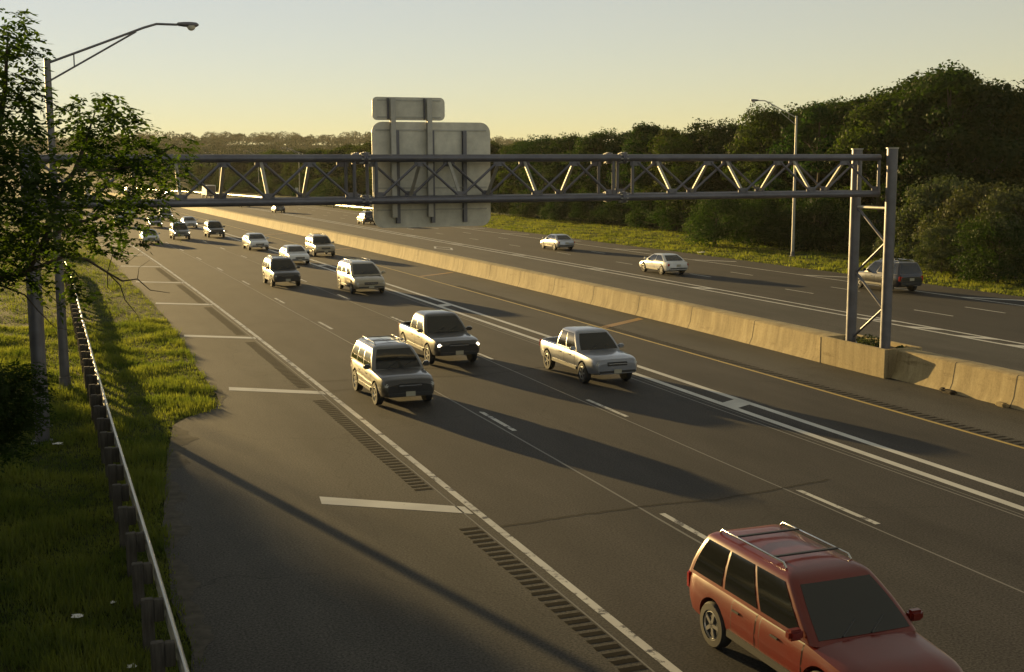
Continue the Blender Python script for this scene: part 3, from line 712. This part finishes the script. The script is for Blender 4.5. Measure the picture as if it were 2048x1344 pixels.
    for wx in (-wb/2, wb/2):
        for sy in (-1, 1):
            Mw = Matrix.Translation((wx, sy*(W/2-.115), r)) @ Matrix.Rotation(-sy*math.pi/2, 4, 'X')
            w_ = MB().lathe([(r*.62, -.11), (r*.93, -.11), (r, -.07), (r, .07), (r*.93, .11), (r*.66, .115), (r*.6, .08)], 28, Mw).build('wheel', M['tyre'], root, 40)
            rm = MB().lathe([(r*.64, -.02), (r*.64, .098), (r*.58, .105), (r*.54, .05), (.05, .06), (.04, .085)], 24, Mw)
            for q in range(5):
                t = q*2*math.pi/5; rm.box(Mw @ Vector((math.cos(t)*r*.32, math.sin(t)*r*.32, .085)), (r*.56, .06, .03), (Mw.to_3x3() @ Matrix.Rotation(t, 3, 'Z')))
            rm.build('rim', M['rim'], w_, 40)
    return root
PROTO = {}; USED = set()
def car(kind, paint_, x, y, label, toward=True, lit=False, group=None, cat='car', scale=1.0, two=None):
    if kind not in PROTO: PROTO[kind] = build_car(kind)
    o = copy_tree(PROTO[kind])
    o.name = {'suv': 'suv', 'wagon': 'suv', 'sedan': 'sedan_car', 'pickup': 'pickup_truck', 'minivan': 'minivan'}[kind]
    o.location = (x, y, float(T(y))+.006)
    d = .5; dx = float(off(x, y+d)-off(x, y-d))
    o.rotation_euler = (0, 0, (-math.pi/2 if toward else math.pi/2)-math.atan(dx)*1); o.scale = (scale,)*3
    tag(o, label, cat, group)
    for ch in o.children_recursive:
        b = ch.name.split('.')[0]
        if b in ('body', 'cabin', 'door', 'mirror'):
            ch.material_slots[0].link = 'OBJECT'; ch.material_slots[0].material = P[two] if (two and b == 'cabin') else P[paint_]
        if b == 'headlight' and lit:
            ch.material_slots[0].link = 'OBJECT'; ch.material_slots[0].material = M['headlight_on']
    return o
GL, GR = 'vehicles coming towards the camera', 'vehicles driving away on the far carriageway'
car('wagon', 'red', 10.42, 14.7, 'red estate car with roof rails in the bottom right foreground', group=GL)
car('suv', 'dark', 10.36, 39.0, 'charcoal suv in the lane beside the shoulder, nearest of that lane after the red car', group=GL, two='grey')
car('pickup', 'dark', 14.35, 46.6, 'dark crew cab pickup with lit headlights in the middle lane', lit=True, group=GL, cat='pickup')
car('pickup', 'bluegrey', 18.2, 40.4, 'silver blue pickup truck straddling close to the double white line', group=GL, cat='pickup', scale=.94)
car('minivan', 'tan', 17.85, 74.2, 'champagne minivan with sun glint, behind the silver blue pickup', group=GL, cat='van', scale=1.05)
car('suv', 'dark', 13.95, 80.4, 'dark suv with gleaming side, middle lane behind the crew cab pickup', group=GL)
car('sedan', 'white', 18.25, 98.8, 'white sedan just behind the middle lane dark suv', group=GL)
car('suv', 'tan', 22.0, 106.5, 'pale gold suv in the carpool lane next to the median barrier', group=GL)
car('sedan', 'white', 18.0, 117.5, 'white car alone in the third lane ahead of the lit dark suv', group=GL, scale=1.06)
car('suv', 'dark', 17.0, 141, 'black boxy suv with headlights on near the carpool lane', lit=True, group=GL)
car('suv', 'grey', 12.95, 138.6, 'grey suv with lit headlights in the middle lane left of the black boxy one', lit=True, group=GL)
car('sedan', 'silver', 16.65, 165, 'silver sedan with one blazing headlight between two suvs', lit=True, group=GL)
car('sedan', 'silver', 9.2, 131.8, 'silver sedan partly behind the hanging leaf tips, inside lane', group=GL)
car('suv', 'grey', 15.8, 190.5, 'grey suv just below the truss, half behind leaves', lit=True, group=GL)
car('sedan', 'dark', 8.3, 171.5, 'dark car with bright headlight seen left through the leaves', lit=True, group=GL)
car('sedan', 'navy', 12.5, 168.5, 'dark low car hidden in the leaves left of the silver sedan', lit=True, group=GL)
car('minivan', 'silver', 11.3, 205, 'silver van far back behind the leaf tips', lit=True, group=GL, cat='van')
car('sedan', 'dark', 37.2, 215.5, 'dark car glinting below the truss, far lanes left of the road sign', toward=False, group=GR)
car('suv', 'dark', 40.6, 164.5, 'dark suv beside the lower left corner of the big sign back', toward=False, group=GR)
car('sedan', 'silver', 44.3, 105.2, 'silver sedan, left of the two pale cars on the far lanes', toward=False, group=GR)
car('sedan', 'white', 41.3, 78.2, 'white sedan, nearer of the two pale cars on the far lanes', toward=False, group=GR)
car('suv', 'navy', 48.2, 61.8, 'navy suv passing behind the right hand gantry legs', toward=False, group=GR, scale=1.05)
car('sedan', 'dark', 36.3, 250, 'tiny dark car directly below the truss on the far lanes', toward=False, group=GR)
car('sedan', 'grey', 31.5, 365, 'distant car left of the white box truck', toward=False, group=GR)
car('suv', 'silver', 24.0, 430, 'very distant pale car at the road bend behind the leaves', toward=False, group=GR)
for o in list(PROTO.values()):
    for c in list(o.children_recursive): bpy.data.objects.remove(c)
    bpy.data.objects.remove(o)
tr = thing('box_truck', 'white box truck with its rear door coloured dark for shade, driving away in the distance', 'truck', (39.2, 333, 0), .06, GR)
MB().box((0, 0, 2.15), (2.45, 6.2, 2.6)).build('box', M['boxwhite'], tr, bevel=.03)
MB().box((0, -3.11, 2.1), (2.2, .04, 2.3)).build('rear_door', M['boxrear_shade'], tr)
MB().prism([(0, .5), (2.0, .5), (2.05, 1.35), (1.5, 1.5), (1.0, 2.5), (0, 2.5)], 2.2, Matrix.Translation((-1.1, 3.2, 0)) @ Matrix(((0, 0, 1, 0), (1, 0, 0, 0), (0, 1, 0, 0), (0, 0, 0, 1)))).build('cab', M['boxwhite'], tr, bevel=.03)
MB().box((0, .6, .62), (1.0, 8.0, .3)).build('chassis', M['trim'], tr)
for sx in (-1, 1):
    for y in (-1.7, 4.0): MB().lathe([(.2, -.14), (.46, -.14), (.48, 0), (.46, .14), (.2, .14)], 18, Matrix.Translation((sx*1.05, y, .48)) @ Matrix.Rotation(math.pi/2, 4, 'Y')).build('wheel', M['tyre'], tr, 40)
    MB().box((sx*1.0, -3.13, .95), (.16, .05, .16)).build('taillight', M['red_lens'], tr)

# ------------------------------------------------------------------ trees
def clump_tree(seed, nclump, ncard, card, spread, low, mat, trunk=True, flat=1.0):
    """unit-height tree: returns (crown mesh, trunk mesh)"""
    g = np.random.default_rng(seed); C = []; N = []; mb = MB()
    cl = []
    for i in range(nclump):
        t = (i+.5)/nclump; z = low+(1-low)*(.04+.9*t); prof = spread*math.sin(math.pi*(.16+.80*((z-low)/(1-low))**.85))**.8
        a = i*2.39996+g.normal()*.35; rr = prof*(.35+.65*g.uniform()**.5)
        cl.append((rr*math.cos(a), rr*math.sin(a), z*.93+g.normal()*.02, spread*g.uniform(.26, .56)))
    cl.append((g.normal()*.04, g.normal()*.04, .90, spread*.3))
    cs = []
    for (x, y, z, r) in cl:
        n = int(ncard*(r/spread/.36)**2); d = g.normal(size=(n, 3)); d /= np.linalg.norm(d, axis=1)[:, None]
        d[:, 2] = np.where(d[:, 2] < -.3, -d[:, 2]*.6, d[:, 2])
        rad = r*(.45+.6*g.uniform(size=n)**.6)*(1+.22*np.sin(d[:, 0]*5+x*40)*np.sin(d[:, 1]*5+z*31))
        C.append(np.array([x, y, z])+d*rad[:, None]*np.array([1, 1, .8*flat])); N.append(d)
        cs.append(card*g.uniform(.6, 1.3, n))
    C = np.concatenate(C); N = np.concatenate(N); cs = np.concatenate(cs)
    C[:, 2] = np.maximum(C[:, 2], .01)
    crown = poly_mesh('crown', leaf_quads(C, cs, N*1.5, .75, .7), 4); crown.materials.append(mat)
    tm = None
    if trunk:
        tw = .018
        mb.tube([(0, 0, -.02), (.004, 0, .15), (-.006, .005, .35), (.006, -.004, .6), (0, 0, .85)], [tw*1.25, tw, tw*.85, tw*.55, tw*.15], 8)
        for (x, y, z, r) in cl[::2]:
            zs = max(.10, z-.10-g.uniform(0, .1)); mb.tube([(0, 0, zs), (x*.5, y*.5, (zs+z)/2+.02), (x*.95, y*.95, z)], [tw*.5, tw*.32, tw*.08], 5)
        tm = mb.mesh('trunk'); tm.materials.append(M['bark'])
    return crown, tm
LIB = [clump_tree(100+i, 17+3*(i % 3), 620, .0098, .27+.04*(i % 4), .14+.05*(i % 3), M['leaf_light' if i in (1, 4) else 'leaf']) for i in range(6)]
SHR = [clump_tree(200+i, 24, 380, .018, .50+.08*i, .02, M['leaf_olive' if i < 2 else 'leaf'], True) for i in range(4)]
def tree(lib, x, y, h, label, cat='tree', group=None, name='broadleaf_tree', wide=1.0, zoff=-.05):
    cr, tr_ = lib
    t = thing(name, label, cat, (x, y, float(T(y))+zoff), RNG.uniform(0, 6.28), group); t.scale = (h*wide, h*wide, h)
    for nm, me in (('crown', cr), ('trunk', tr_)):
        if me: o = bpy.data.objects.new(nm, me); COL.objects.link(o); o.parent = t
    return t
def hgt(v, d): return CAM_H+(336-v)/2413.2*d
def dep(x, y): return x*math.sin(YAW)+y*math.cos(YAW)
# wood along the far carriageway: (photo column of the crown, row of its top, distance along the road, label)
FR = [(2052,168,94,'tall tree at the right edge of the frame behind the grey green shrubs'),(1968,160,90,'dark rounded tree between the tallest tree and the right edge'),(1888,124,87,'tallest tree of the wood, with the highest crown right of the gantry'),
 (1812,158,95,'tree left of the tallest one, right above the gantry leg tops'),(1752,182,93,'dark tree right above the gantry end'),(1690,186,103,'flat topped tree between the right lamp post and the gantry legs'),
 (1632,196,101,'tree immediately right of the right lamp post'),(1545,212,112,'golden edged tree under the right lamp arm'),(1476,240,122,'dark tree just left of the lamp head on the right'),(1415,236,127,'round dark crown standing out left of the right lamp'),
 (1352,248,132,'lighter low tree left of the round dark crown'),(1300,238,142,'broad tree above the second truss splice'),(1245,256,152,'tree above the right half of the middle truss section'),(1192,258,158,'tree with a small pointed top right of the sign back'),
 (1140,262,168,'tree two crowns right of the large sign back'),(1088,268,178,'tree one crown right of the large sign back'),(1040,276,192,'tree touching the right edge of the large sign back')]
for i, (u, v, y, lab) in enumerate(FR):
    x = ray_x(u, y); tree(LIB[i % 6], x, y, hgt(v, dep(x, y))*.985, lab, group='trees of the wood along the far carriageway', wide=1.0 if i % 3 else 1.15)
BK = []
for i, (u, v, y, lab) in enumerate(FR):
    for k, (du, fy, dv) in enumerate(((-28, 1.17, 16), (10, 1.38, 26))):
        BK.append((u+du+random.uniform(-8, 8), v+dv+random.uniform(-6, 8), y*fy))
BK += [(2110,170,98),(2150,150,108),(2200,170,100)]
for i, (u, v, y) in enumerate(BK):
    x = ray_x(u, y); tree(LIB[(i*5+2) % 6], x, y, hgt(v, dep(x, y)), 'dark broadleaf tree half hidden behind the front trees of the wood', group='trees deep in the wood', wide=1.2)
for i, u in enumerate(range(985, 395, -24)):
    y = np.interp(u, [400, 520, 700, 985], [490, 400, 300, 215])+random.uniform(-8, 8); v = np.interp(u, [400, 520, 620, 740, 985], [326, 312, 297, 282, 284])+random.uniform(-5, 6)
    x = ray_x(u, y)
    tree(LIB[(i*3+1) % 6], x, y, max(6, hgt(v, dep(x, y))), 'hazy tree of the far roadside wood seen through or above the truss', group='trees of the far roadside wood', wide=1.25)
    y2 = y*1.18; x = ray_x(u+random.uniform(-12, 12), y2)
    tree(LIB[(i*3+4) % 6], x, y2, max(6, hgt(v-2+random.uniform(-4, 6), dep(x, y2))-float(T(y2))), 'hazy tree of the far roadside wood seen through or above the truss', group='trees of the far roadside wood', wide=1.25)
# shrubs along the foot of the wood: (column, top row, distance, library, label)
SB = [(1432,392,103,3,'bright leafy bush standing out on the grass left of the right lamp post'),(1880,362,75,0,'large grey green shrub right of the gantry leg, topmost of the shrubs'),(1965,372,69,1,'grey green shrub second from the right frame edge'),(2035,385,64,0,'grey green shrub at the right frame edge'),
 (1820,428,78,1,'low grey green shrub just right of the near gantry leg'),(1885,455,69,0,'low pale shrub in front of the topmost grey green shrub'),(1760,450,84,2,'dark shrub seen between the gantry legs'),(1690,425,90,3,'dark rounded shrub left of the gantry legs'),
 (1640,400,93,2,'dark green shrub right of the right lamp post foot'),(1585,415,97,3,'dark shrub behind the right lamp post'),(1530,400,103,2,'shadowy shrub left of the right lamp post'),(1365,385,128,3,'dim shrub left of the bright leafy bush'),
 (1300,385,136,2,'dim shrub under the second truss splice'),(1240,392,145,3,'dim shrub at the wood edge right of the silver sedan'),(1180,388,152,2,'dim shrub at the wood edge above the silver sedan'),(1120,386,160,3,'dim shrub at the wood edge left of the silver sedan'),
 (1060,384,172,2,'dim shrub right of the sign back'),(1000,382,185,3,'dim shrub at the lower right corner of the sign back'),(1480,410,108,2,'dim shrub right of the bright leafy bush'),(1930,430,70,1,'rounded pale shrub low between two taller grey green ones'),(2000,440,63,2,'dark low shrub near the right frame edge')]
for u, v, y, l, lab in SB:
    x = ray_x(u, y); tree(SHR[l], x, y, max(1.6, hgt(v, dep(x, y))), lab, 'shrub', 'shrubs along the foot of the wood', 'shrub')
for i, u in enumerate(range(975, 400, -22)):
    y = np.interp(u, [400, 520, 700, 985], [478, 388, 288, 203])+random.uniform(-4, 4); x = ray_x(u, y)
    tree(SHR[2+i % 2], x, y, random.uniform(3.5, 6), 'low dark undergrowth along the foot of the far roadside wood', 'shrub', 'undergrowth of the far roadside wood', 'shrub', 1.3)
# trees on the near (left) side of the highway; the ones out of frame throw the evening shade on the verge, the nearest added to block sky light
for i, (x, y, h, lab) in enumerate(((-8.5, 150, 5.5, 'backlit tree at the left frame edge behind the locust leaves'), (-9.0, 205, 7, 'backlit tree left of the far road, behind the lamp pole'), (-14, 262, 9, 'tall hazy tree beside the far road on the left'), (-22, 330, 14, 'hazy tree left where the far road bends'), (-30, 420, 14, 'faint tree far left at the road bend'),
        (-8.0, 62, 7.5, None), (-11.5, 72, 9, None), (-16, 86, 12, None), (-21, 102, 14, None), (-13, 52, 8, None), (-19, 66, 11, None), (-28, 90, 14, None), (-9.5, 44, 6, None), (-7.6, 33, 12, None), (-8.2, 24, 12, None), (-8, 15, 11, None), (-27, 125, 15, None), (-36, 112, 15, None), (-24, 62, 12, None))):
    tree(LIB[(i*2+1) % 6], x, y, h, lab or 'broadleaf tree on the left bank, out of frame', group=None if lab else 'trees on the left bank', wide=1.1)

def spray_tree(name, label, base, clusters, limbs, seed, dens, leaf=.05, twigs=True):
    g = np.random.default_rng(seed)
    t = thing(name, label, 'tree', base); b = np.array(base); V = []; mb = MB()
    for P_, r_ in limbs: mb.tube([tuple(np.array(p)-b) for p in P_], r_, 8)
    for (c, r) in clusters:
        c = np.array(c); n = int(dens*r*r)
        for _ in range(n):
            d = g.normal(size=3); d /= np.linalg.norm(d); p = c+d*r*g.uniform(.2, 1)**.6*np.array([1, 1.1, .8])
            ax = np.array([d[0]+g.normal()*.5, d[1]+g.normal()*.5, -.15+g.normal()*.25]); ax /= np.linalg.norm(ax)
            sd_ = np.cross(ax, [0, 0, 1.0]); sd_ /= np.linalg.norm(sd_)+1e-6; up = np.cross(sd_, ax)
            ln = g.uniform(.22, .42); m = 6
            for k in range(m):
                q = p+ax*ln*(k+.6)/m-np.array([0, 0, .35])*((k+.6)/m)**2*ln
                for s_ in ((-1, 1) if k < m-1 else (0,)):
                    dr = sd_*s_*.9+ax*(.55 if s_ else 1)+up*g.normal()*.25-np.array([0, 0, .25]); dr /= np.linalg.norm(dr)
                    w = np.cross(dr, up+g.normal(size=3)*.35); w /= np.linalg.norm(w)+1e-6; L_ = leaf*g.uniform(.8, 1.35)
                    V += [q, q+dr*L_*.5+w*L_*.26, q+dr*L_*1.1, q+dr*L_*.5-w*L_*.26]
            if twigs and g.uniform() < .35: mb.tube([tuple(p-b), tuple(p+ax*ln*.8-b)], [.006, .003], 3)
    cr = poly_mesh('crown', np.array(V)-b, 4); link('crown', cr, M['leaf_locust'], t)
    mb.build('trunk', M['bark'], t, 60)
    return t
def at(u, v, y):                        # survey point: photo column/row at distance y
    x = (u-1024)/2413.2; w = -(v-672)/2413.2; c, s = math.cos(ROL), math.sin(ROL); x, w = c*x-s*w, s*x+c*w
    f = math.cos(PIT)+w*math.sin(PIT); up = -math.sin(PIT)+w*math.cos(PIT)
    X, Yd = x*math.cos(YAW)+f*math.sin(YAW), -x*math.sin(YAW)+f*math.cos(YAW)
    return (X*y/Yd, y, CAM_H+up*y/Yd)
CLS = [(15,90,21,60),(-20,60,22,70),(30,190,22,62),(-10,180,21,70),(35,250,20,48),(0,270,22,70),(190,225,23,62),(235,225,23,45),(150,250,22,45),(200,280,23,66),(250,290,24,50),(150,320,22,52),
       (220,340,23,66),(285,330,24,52),(345,285,24,34),(350,330,24,34),(330,365,24,36),(290,390,23,42),(80,330,20,60),(30,360,21,66),(110,390,20,62),(180,400,22,58),(60,430,21,66),(130,450,21,58),(210,430,22,50),
       (255,450,23,36),(268,478,23,20),(300,420,24,30),(20,490,21,62),(95,510,21,48),(175,480,22,40),(215,500,22,24),(-20,420,20,80),(40,560,21,38),(120,560,21,34),(160,585,22,24),(-60,330,21,90),(-70,180,22,90),(-60,520,21,80),(330,430,24,20)]
clusters = []
for u, v, y, r in CLS:
    y = y+RNG.normal()*.8; clusters.append((at(u, v, y), r*y/2413.2*1.0))
B0 = (-3.6, 22.4, -.05)
tk = [B0, (-3.4, 22.3, 2.2), (-2.9, 22.0, 4.3), at(-30, 560, 21.5)]
limbs = [(tk, [.19, .16, .13, .10]), ([at(-30, 560, 21.5), at(50, 545, 21.3), at(92, 478, 21), at(105, 420, 21), at(150, 340, 22), at(165, 300, 22), at(190, 225, 23)], [.09, .075, .065, .05, .04, .03, .012]),
         ([at(-30, 560, 21.5), at(-40, 420, 21.5), at(-10, 300, 21.5), at(10, 180, 21.5), at(15, 80, 21)], [.09, .075, .06, .04, .015]),
         ([at(150, 340, 22), at(220, 340, 23), at(290, 330, 24), at(350, 290, 24)], [.035, .028, .02, .008]),
         ([at(92, 478, 21), at(140, 450, 21.5), at(210, 430, 22), at(290, 400, 23)], [.04, .03, .02, .008]),
         ([at(50, 545, 21.3), at(130, 512, 21.5), at(175, 520, 21.6), at(215, 545, 21.8), at(245, 562, 22), at(275, 558, 22), at(300, 580, 22), at(340, 586, 22)], [.035, .028, .022, .018, .015, .011, .008, .004]),
         ([at(215, 545, 21.8), at(240, 570, 22), at(250, 600, 22), at(275, 630, 22), at(282, 650, 22)], [.014, .011, .009, .006, .003]), ([at(215, 545, 21.8), at(215, 575, 22), at(228, 585, 22)], [.009, .006, .003]),
         ([at(215, 545, 21.8), at(225, 510, 22), at(245, 480, 22)], [.01, .006, .003]), ([at(275, 558, 22), at(278, 535, 22), at(300, 520, 22)], [.007, .004, .002]), ([at(225, 510, 22), at(255, 525, 22), at(285, 500, 22)], [.007, .004, .002]),
         ([at(50, 590, 21), at(75, 620, 21), at(110, 655, 21.3), at(150, 662, 21.5)], [.012, .010, .007, .003]), ([at(-30, 560, 21.5), at(0, 570, 21.3), at(50, 590, 21)], [.025, .02, .012]), ([at(50, 545, 21.3), at(110, 600, 21.2), at(140, 630, 21.4)], [.01, .006, .003])]
spray_tree('locust_tree', 'foreground tree with drooping compound leaves overhanging the left of the road', B0, clusters, limbs, 5, 178, .10, False)
cl2 = []
for u, v, y, r in ((20,770,25,50),(55,760,25,36),(0,830,25,60),(50,830,25,42),(20,890,25,34),(75,800,25,26),(-40,780,25,70),(-40,860,25,60),(60,735,25,20)):
    cl2.append((at(u, v, y+RNG.normal()*.3), r*y/2413.2))
spray_tree('sapling', 'dark leafy sapling at the left frame edge below the foreground tree', (-1.9, 25.2, -.05), cl2,
           [([(-1.9, 25.2, -.05), (-1.75, 25.1, 1.2), at(-40, 860, 25), at(10, 800, 25), at(40, 750, 25)], [.05, .04, .03, .02, .008]), ([at(-40, 860, 25), at(20, 880, 25), at(55, 850, 25)], [.02, .012, .005])], 9, 420, .08, False)

# distant wooded ridge, one mass
g = np.random.default_rng(3); C = []; Nn = []; SZ = []
def crown_at(x, y, r, n, card):
    d = g.normal(size=(n, 3)); d /= np.linalg.norm(d, axis=1)[:, None]; d[:, 2] = np.abs(d[:, 2])*.95-.1
    C.append(np.array([x, y, float(T(y))+r*.7])+d*r*np.array([1, 1, 1.15])*(.75+.3*g.uniform(size=(n, 1)))); Nn.append(d); SZ.append(card*g.uniform(.6, 1.3, n))
k = 0
while k < 1500:
    y = g.uniform(520, 1650); u = g.uniform(-120, 1150); x = ray_x(u, y)
    x0 = float(off(8, y))-14; x1 = float(off(50, y))+66
    if x0 < x < x1 and y < 1120: continue
    r = g.uniform(4.5, 8); crown_at(x, y, r, 80, .8); k += 1
for _ in range(70):
    y = g.uniform(1480, 1600); x = ray_x(g.uniform(250, 800), y); crown_at(x, y, g.uniform(6, 11), 320, .75)
o = link('distant_woods', poly_mesh('distant_woods', leaf_quads(np.concatenate(C), np.concatenate(SZ), np.concatenate(Nn)*.9, .7, .75), 4), M['leaf_far'])
tag(o, 'hazy wooded ridge on the horizon behind the road', 'woods', None, 'stuff')

# ------------------------------------------------------------------ air
HAZE = .00008
hz = MB().box((100, 1400, 34), (3300, 3300, 76)).build('haze', None); tag(hz, 'thin golden evening haze over the whole scene', 'haze', None, 'stuff')
hm = bpy.data.materials.new('haze'); hm.use_nodes = True; ht = hm.node_tree
ht.nodes.remove(ht.nodes['Principled BSDF']); pv = ht.nodes.new('ShaderNodeVolumePrincipled')
pv.inputs['Color'].default_value = (.95, .90, .78, 1); pv.inputs['Density'].default_value = HAZE; pv.inputs['Anisotropy'].default_value = .1
ht.links.new(pv.outputs[0], ht.nodes['Material Output'].inputs['Volume']); hz.data.materials.append(hm)
